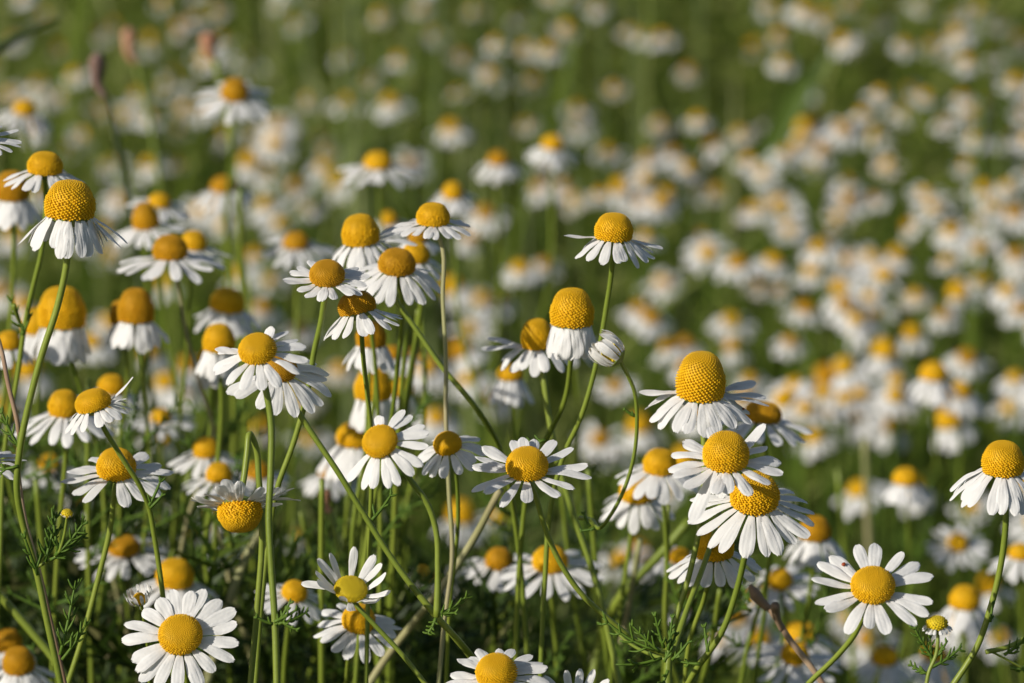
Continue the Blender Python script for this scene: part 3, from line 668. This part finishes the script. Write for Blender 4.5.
# fill the bands of the photo that are thick with tiny blooms
taken = [(a, b) for a, b, _ in field] + [(m[0], m[1]) for m in MID]
tries = 0; fill = 0
def dens(x, y):
    if y < 0: return .7
    if y < 130: return .75 if x > 740 else (.4 if x < 260 else .1)
    if y < 420: return .75 if x > 640 else (.45 if x < 330 else .15)
    return .05
while len(field) < 385 and tries < 20000:
    tries += 1
    x = rng.uniform(-60, 1084); y = rng.uniform(-60, 690)
    if rng.random() > dens(x, y): continue
    md = min((x-a)**2+((y-b)*1.2)**2 for a, b in taken)
    if md < 17**2: continue
    taken.append((x, y)); field.append((x, y, rng.choice('sssdo')))
kinds = {'o': ('open', 'open'), 's': ('spread', 'spread-petalled'), 'd': ('droop', 'drooping')}
FADED = plant_mat('petal_faded', [(0.25, (.50, .45, .36)), (0.7, (.72, .68, .60))], scale=90, rough=.7, trans=.25)
RF = {}
for k_, l_ in RINGS.items():
    RF[k_] = []
    for me in l_:
        q = me.copy(); q.materials.clear(); q.materials.append(FADED); RF[k_].append(q)
cand = []
for (x, y, k) in field:
    D = plane_D(y)*rng.uniform(.93, 1.07)
    if y > 430: D *= rng.uniform(.96, 1.12)
    total = .0205*rng.uniform(.78, 1.12)
    R = total/2/2.5*(1.0 if k != 'd' else 1.15)
    f = {'o': rng.uniform(32, 60), 's': rng.uniform(16, 42), 'd': rng.uniform(12, 26)}[k]
    ax = axis_of(f, rng.gauss(-6, 14))
    C = P(x, y, D)
    if C.z < .08: continue
    faded = rng.random() < (.30 if y < 150 and x < 800 else .08)
    if faded: R *= .85
    cand.append((D, x, y, k, R, ax, C, faded))
cand.sort(key=lambda c: c[0])
n_ind = 300 - sum(1 for o in col.objects if o.get('category') in ('flower', 'flower bud'))
seen = set(); FV = {}; 
def add_far(me, M):
    V = np.empty(len(me.vertices)*3, dtype=np.float32); me.vertices.foreach_get('co', V)
    V = V.reshape(-1, 3) @ np.array(M.to_3x3()).T + np.array(M.translation)
    F = [tuple(p.vertices) for p in me.polygons]; m = me.materials[0]
    e = FV.setdefault(m.name, [m, [], [], 0])
    e[1].append(V); e[2] += [tuple(i+e[3] for i in f_) for f_ in F]; e[3] += len(V)
for (D, x, y, k, R, ax, C, faded) in cand:
    lean = Vector((rng.gauss(0, .02), rng.gauss(.01, .02), 0)); base = Vector((C.x+lean.x, C.y+lean.y, 0))
    ring, word = kinds[k]
    hi = 0 if k == 'o' and rng.random() < .6 else (2 if k == 'd' else 1)
    dm = DISCS[hi][rng.choice((0, 0, 0, 0, 1, 0, 1))]
    rm = rng.choice((RF if faded else RINGS)[ring])
    M3 = frame_of(ax) @ Matrix.Rotation(rng.uniform(0, 6.28), 3, 'Z')
    a = C-ax*R*.3
    pts = [a, a-ax*.008+Vector((0, 0, -.008)), base+(a-base)*.62+Vector((rng.gauss(0, .004), rng.gauss(0, .004), 0)), base+(a-base)*.3, base]
    rads = [.0006, .0007, .0008, .0009, .0011]
    if n_ind <= 0:
        hm = Matrix.Translation(C) @ M3.to_4x4() @ Matrix.Scale(R, 4)
        add_far(rm, hm); add_far(dm, hm @ Matrix.Scale(.82, 4)); add_far(CUP, hm)
        V, F = tube(pts, rads, 5, 3); sm = mesh_np('tmp', [tuple(v) for v in V], F, M_STEM_SHADED); add_far(sm, Matrix.Identity(4)); bpy.data.meshes.remove(sm)
        continue
    pc, pr = max(0, min(100, round(x/10.24))), max(0, min(100, round(y/6.83)))
    lab = f'small blurred {"faded " if faded else ""}{word} bloom {pc} percent across and {pr} percent down the picture'
    if (pc, pr) in seen: continue
    seen.add((pc, pr)); n_ind -= 1
    t = thing('chamomile', lab, 'flower', base, GB)
    tube_obj('stem', pts, rads, M_STEM_SHADED, t, base, 5, 3)
    hd = obj('flower_head', CUP, t, Matrix.Translation(C-base) @ M3.to_4x4() @ Matrix.Scale(R, 4))
    obj('petals', rm, hd); obj('disc', dm, hd, Matrix.Scale(.82, 4))
if FV:
    VV = []; FF = []; mi = []; off = 0; ms = []
    for q, (m, Vs, Fs, nV) in enumerate(FV.values()):
        VV += Vs; FF += [tuple(i+off for i in f_) for f_ in Fs]; mi += [q]*len(Fs); off += nV; ms.append(m)
    me = mesh_np('far_flowers', np.concatenate(VV), FF, None)
    for m in ms: me.materials.append(m)
    me.polygons.foreach_set('material_index', np.array(mi, dtype=np.int32))
    o = obj('far_flowers', me); o['kind'] = 'stuff'; o['category'] = 'flowers'
    o['label'] = 'the farthest tiny blurred chamomile blooms merging along the top of the field'

# ------------------------------------------------------------------ loose stalks, twigs and grasses one can tell apart
def stalk(name, label, cat, path, r0, r1, mat, group=None, bits=()):
    pts = [P(*q) for q in path]; pts = to_ground(pts)
    base = Vector((pts[-1].x, pts[-1].y, 0)); t = thing(name, label, cat, base, group)
    n = len(pts); a = r0*path[0][2]/FPX; b = r1*path[0][2]/FPX
    tube_obj('stem', pts, [a+(b-a)*i/(n-1) for i in range(n)], mat, t, base, 8, 5)
    return t, base
stalk('dry_stalk', 'reddish brown dry stalk slanting at the left edge beside the tall green stem', 'dry stalk', [(-6, 325, .9), (0, 345, .9), (9, 388, .89), (18, 425, .89), (18, 470, .90), (25, 520, .90), (38, 568, .90), (52, 628, .90), (66, 690, .90)], 2.2, 2.8, M_DRY)
t, b = stalk('dry_twig', 'knobbly brown twig slanting down right beneath the right-hand trio', 'twig', [(751, 588, .93), (772, 612, .93), (790, 640, .93), (812, 668, .93), (830, 695, .93)], 3.2, 3.2, M_DRY)
tube_obj('twig_fork', [P(775, 605, .925), P(777, 618, .928), P(782, 630, .93)], [.0009, .0008, .0006], M_DRY, t, b, 6)
tube_obj('twig_tip', [P(750, 585, .93), P(756, 595, .93), P(768, 609, .93)], [.0004, .0013, .0007], M_DRY, t, b, 7)
stalk('slanting_stalk', 'thick pale stalk slanting down left below the centre from the spread bloom', 'stalk', [(500, 490, .95), (470, 545, .96), (440, 590, .96), (420, 615, .97), (378, 670, .98), (360, 700, .98)], 3.8, 4.4, M_STEMB)
stalk('slanting_stalk', 'yellow-green stalk slanting down right across the bottom left corner', 'stalk', [(-20, 575, .97), (0, 596, .97), (30, 630, .97), (58, 665, .97), (75, 700, .97)], 4.2, 4.4, M_STEM)
stalk('slanting_stalk', 'thin stalk slanting down right from the shaded ochre bloom towards the centre', 'stalk', [(394, 298, .94), (418, 332, .94), (442, 367, .94), (470, 400, .94), (496, 440, .95), (515, 520, .97), (530, 690, .98)], 2.6, 3.0, M_STEM)
stalk('slanting_stalk', 'broad blurred green stalk slanting left beneath the right-hand trio', 'stalk', [(690, 520, 1.05), (660, 555, 1.05), (630, 585, 1.05), (600, 640, 1.06), (590, 700, 1.06)], 5, 5, M_STEM)
stalk('slanting_stalk', 'pale blurred stalk slanting left between the upside-down bloom and the thick green stalk', 'stalk', [(262, 530, 1.03), (245, 560, 1.03), (230, 600, 1.03), (205, 690, 1.03)], 4.5, 5, M_STEMB)
ST = [(372, 300, 356, 690, 1.0, 3.2), (408, 320, 396, 480, 1.0, 3.4), (418, 310, 405, 420, 1.02, 3.2), (88, 380, 92, 690, 1.03, 3.4), (104, 540, 140, 690, 1.06, 4), (322, 480, 322, 690, .98, 4.2),
      (560, 480, 590, 690, 1.05, 3.2), (640, 540, 610, 690, 1.03, 4), (588, 470, 612, 690, 1.02, 4), (720, 590, 700, 690, 1.0, 4), (770, 545, 753, 690, 1.03, 3), (865, 440, 872, 600, 1.35, 5),
      (838, 470, 856, 690, 1.25, 4), (36, 480, 60, 690, 1.02, 4), (190, 470, 150, 690, 1.08, 3.4), (300, 510, 340, 690, 1.06, 3), (240, 190, 244, 330, 1.2, 4), (668, 505, 664, 690, 1.0, 3.2),
      (520, 580, 470, 700, 1.06, 3.4), (215, 520, 262, 690, 1.05, 4.4)]
for i, (x0, y0, x1, y1, D, r_) in enumerate(ST):
    m = M_STEMB if i in (11, 7, 4, 19) else M_STEM
    t, b = stalk('bare_stalk', f'blurred {"pale" if m is M_STEMB else "green"} upright flowerless stalk running from {round(x0/10.24)} percent across and {round(y0/6.83)} percent down the picture',
          'stalk', [(x0, y0, D), ((x0+x1)/2+rng.uniform(-4, 4), (y0+y1)/2, D+.01), (x1, y1, D+.02)], r_*.7, r_, m, 'blurred bare stalks among the flowers')
TG = [(352, -30, 1.9, 5), (340, -10, 2.1, 4), (441, -30, 2.0, 5), (452, 20, 2.2, 3), (522, 60, 1.8, 3), (360, -40, 2.3, 4), (628, -20, 2.2, 3), (565, 40, 2.0, 2.5), (604, 10, 2.1, 3), (640, 20, 2.3, 3), (700, -20, 2.4, 3),
      (540, -30, 2.3, 3), (300, -20, 2.2, 4), (478, -40, 2.4, 4), (235, 150, 1.5, 4), (1010, 30, 2.2, 3), (410, -20, 2.2, 3), (380, 40, 2.0, 3), (500, 10, 2.1, 3)]
for i, (x, y, D, wp) in enumerate(TG):
    a = P(x, y, D); base = Vector((a.x+rng.uniform(-.02, .02), a.y+rng.uniform(-.01, .03), 0))
    t = thing('grass_stalk', f'pale blurred grass stalk rising upright {round(x/10.24)} percent across the upper picture', 'grass stalk', base, 'tall pale grass stalks behind the flowers')
    pts = [a-base, (a-base)*.66+Vector((rng.gauss(0, .003), 0, 0)), (a-base)*.33, Vector((0, 0, 0))]
    tube_obj('stem', [p+base for p in pts], [wp*.3*D/FPX, wp*.6*D/FPX, wp*.7*D/FPX, wp*.75*D/FPX], M_BLADE, t, base, 5, 4)
    pp = catmull([Vector(p) for p in pts], [1]*4, 3)[0]
    V = []; F = []
    for j, p in enumerate(pp[2:10]):
        u = j/7; wv = math.sin(math.pi*min(1, u*1.05+.02))*wp*1.1*D/FPX
        V += [tuple(p+Vector((-wv, .002*j, 0))), tuple(p+Vector((0, .0015+.002*j, 0))), tuple(p+Vector((wv, .002*j, 0)))]
        if j: b_ = (j-1)*3; F += [(b_, b_+1, b_+4, b_+3), (b_+1, b_+2, b_+5, b_+4)]
    obj('blade', mesh_np('blade', V, F, M_BLADE), t)
# one broad leaf rising in the far field
D = 2.3; pts = [P(748, 190, D), P(768, 150, D), P(790, 108, D), P(812, 72, D), P(832, 48, D)]
base = Vector((pts[0].x-.01, pts[0].y+.01, 0)); t = thing('broad_leaf', 'broad blurred bright green leaf slanting up in the far field, right of centre', 'leaf', base)
tube_obj('stem', [pts[0], (pts[0]+base)/2, base], [.001, .0012, .0014], M_LEAF, t, base, 6)
V = []; F = []
for j, p in enumerate(catmull(pts, [1]*5, 3)[0]):
    u = j/12; wv = (math.sin(math.pi*min(1, .08+u*.92))**.7)*.0072+.0003
    V += [tuple(p-base+RGT*-wv), tuple(p-base+Vector((0, .003, 0))), tuple(p-base+RGT*wv)]
    if j: b_ = (j-1)*3; F += [(b_, b_+1, b_+4, b_+3), (b_+1, b_+2, b_+5, b_+4)]
obj('blade', mesh_np('blade', V, F, plant_mat('leaf_bright', [(.2, (.09, .15, .02)), (.8, (.13, .20, .03))], scale=50, trans=.3)), t)
# broad blade of grass bending in from the left at the top, and withered seed heads
t, b = stalk('bent_grass', 'dark blurred grass blade bending in at the top left corner', 'grass blade', [(60, 20, 1.3), (45, 24, 1.3), (25, 34, 1.3), (5, 45, 1.3), (-25, 64, 1.3), (-45, 200, 1.3), (-55, 690, 1.3)], 2, 9, M_DARKLEAF)
for (x, y, D, ht, w, mt, lab) in [(97, 68, 1.25, 30, 17, M_DEAD, 'withered dark brown seed head on a dark stalk at the upper left'),
                              (129, 40, 1.5, 24, 15, M_ORANGE, 'small withered orange-pink flower head at the upper left, right of the dark seed head'),
                              (209, 42, 1.4, 18, 20, M_ORANGE, 'withered pinkish flower head above the high open bloom at upper left'),
                              (325, 497, 1.05, 16, 12, M_ORANGE, 'small withered pink bud behind the slanting stem, left of the left-facing bloom')]:
    mpp = D/FPX; top = P(x, y, D); a = P(x+ht*.3, y+ht, D)
    pts = to_ground([a, P(x+ht*.8, y+ht*3, D), P(x+ht*1.2, y+ht*5.5, D)])
    base = Vector((pts[-1].x, pts[-1].y, 0)); t = thing('seed_head', lab, 'withered flower', base)
    tube_obj('stem', pts, [.0009 if mt is M_DEAD else .0008]*len(pts), M_STEM if mt is M_ORANGE else M_DARKLEAF, t, base, 6, 4)
    tube_obj('head', [top-UPV*0+UPV*ht*.5*mpp, top+UPV*ht*.2*mpp, top, top-UPV*ht*.5*mpp, a], [w*.2*mpp, w*.5*mpp, w*.42*mpp, w*.3*mpp, .0007], mt, t, base, 9, 4, .12)

# ------------------------------------------------------------------ undergrowth nobody could count
def grass_field(n, y0, y1, h0, h1, wd, name, seed, mat=M_GRASS, label='green grass and thin flower stalks filling the field between the blooms'):
    g = np.random.default_rng(seed)
    Y = y0+(y1-y0)*g.random(n)**1.15; X = (g.random(n)*2-1)*(.28+.15*Y)
    hgt = (h0+(h1-h0)*g.random(n)**1.3)*(1+.18*np.sin(X*9+Y*5)*np.sin(Y*7-X*3))
    an = g.random(n)*2*math.pi; lean = g.normal(0, .38, n)*hgt; la = g.random(n)*2*math.pi
    K = 4
    V = np.zeros((n, K+1, 2, 3), dtype=np.float32)
    for k in range(K+1):
        t = k/K; w_ = wd*(1-t**2.2)*.5+.00012
        cx = X+np.cos(la)*lean*t*t; cy = Y+np.sin(la)*lean*t*t; cz = hgt*t-.5*np.abs(lean)*t*t*.5
        for s_, sg in ((0, -1), (1, 1)):
            V[:, k, s_, 0] = cx+sg*w_*np.cos(an+t*.8); V[:, k, s_, 1] = cy+sg*w_*np.sin(an+t*.8); V[:, k, s_, 2] = cz
    idx = np.arange(n)[:, None]*(2*(K+1))
    F = np.concatenate([np.stack([idx[:, 0]+2*k, idx[:, 0]+2*k+1, idx[:, 0]+2*k+3, idx[:, 0]+2*k+2], 1) for k in range(K)])
    o = obj(name, mesh_np(name, V.reshape(-1, 3), F, mat)); o['kind'] = 'stuff'
    o['label'] = label; o['category'] = 'grass'
grass_field(60000, .5, 7.5, .08, .27, .0022, 'grass', 3)
M_TG = plant_mat('grass_bright', [(0, (.12, .19, .015)), (.7, (.23, .31, .04)), (1, (.42, .43, .18))], source='island', rough=.5, trans=.4)
grass_field(2600, 1.75, 6.5, .24, .42, .005, 'tall_grass', 9, M_TG, 'taller bright grass blades rising in soft streaks behind the blooms')
grass_field(500, 1.9, 6.5, .34, .60, .0035, 'tall_grass', 12, M_TG, 'thin tall grass stems standing above the far blooms')
def foliage_field(n, seed, near=False):
    g = np.random.default_rng(seed); r = random.Random(seed)
    protos = []
    for k in range(8):
        V = []; F = []
        def strip(a, b, w):
            i = len(V); d = (b-a).normalized(); s_ = d.cross(Vector((r.uniform(-1, 1), r.uniform(-1, 1), r.uniform(-1, 1)))).normalized()*w
            V.extend([a-s_, a+s_, b+s_*.5, b-s_*.5]); F.append((i, i+1, i+2, i+3))
        Ln = 1.0; pr = [Vector((0, 0, 0)), Vector((.25, 0, .18)), Vector((.55, 0, .3)), Vector((1, 0, .34))]
        for a, b in zip(pr, pr[1:]): strip(a, b, .02)
        for j in range(9):
            t = .1+.1*j; p = pr[0].lerp(pr[3], t)+Vector((0, 0, .1*math.sin(t*3)))
            for s_ in (-1, 1):
                q = p+Vector((.14, s_*(.3-.18*t)*r.uniform(.7, 1.3), r.uniform(-.02, .2)))
                strip(p, q, .015); m = (p+q)/2; strip(m, m+Vector((.1, -s_*.02+r.uniform(-.05, .05), r.uniform(.02, .14))), .012)
        protos.append((np.array([tuple(v) for v in V]), np.array(F)))
    VV = []; FF = []; off = 0
    for k, (PV, PF) in enumerate(protos):
        m = n//8
        Y = .5+6.5*g.random(m)**1.1; X = (g.random(m)*2-1)*(.28+.15*Y); Z = .03+.29*g.random(m)**.75
        Z *= np.clip(.42+.38*(Y-1.2), .42, 1.0); Z *= 1+.14*np.sin(X*11+Y*4+1)*np.sin(Y*6-X*5)
        if near:
            Y = 1.0+.4*g.random(m); X = (g.random(m)*2-1)*(.10+.10*Y); X += .03*np.sin(Y*40); X = np.where(X > .03, X*-.9, X)
            top = .70-Y*.305; Z = top+(g.random(m)**1.6)*(.038+.014*np.sin(X*37)) - .022
        sc = .028+.035*g.random(m); yaw = g.random(m)*6.283; pit = g.normal(.35, .35, m)
        c, s_ = np.cos(pit), np.sin(pit); cy, sy = np.cos(yaw), np.sin(yaw)
        x = PV[None, :, 0]*c[:, None]-PV[None, :, 2]*s_[:, None]; z = PV[None, :, 0]*s_[:, None]+PV[None, :, 2]*c[:, None]; y = np.repeat(PV[None, :, 1], m, 0)
        xx = x*cy[:, None]-y*sy[:, None]; yy = x*sy[:, None]+y*cy[:, None]
        v = np.stack([xx*sc[:, None]+X[:, None], yy*sc[:, None]+Y[:, None], z*sc[:, None]+Z[:, None]], 2).reshape(-1, 3)
        f = (PF[None]+(np.arange(m)*len(PV))[:, None, None]).reshape(-1, 4)+off
        off += len(v); VV.append(v); FF.append(f)
    o = obj('foliage', mesh_np('foliage', np.concatenate(VV), np.concatenate(FF), M_GRASS if near else M_FOL)); o['kind'] = 'stuff'
    o['label'] = 'feathery threadlike chamomile leaves growing through the field'; o['category'] = 'foliage'
foliage_field(26000, 5)
foliage_field(420, 21, True)
grass_field(300, 1.02, 1.5, .26, .385, .0017, 'grass', 31, M_GRASS, 'thin dark slanting stalks and grasses tangled low between the blooms')
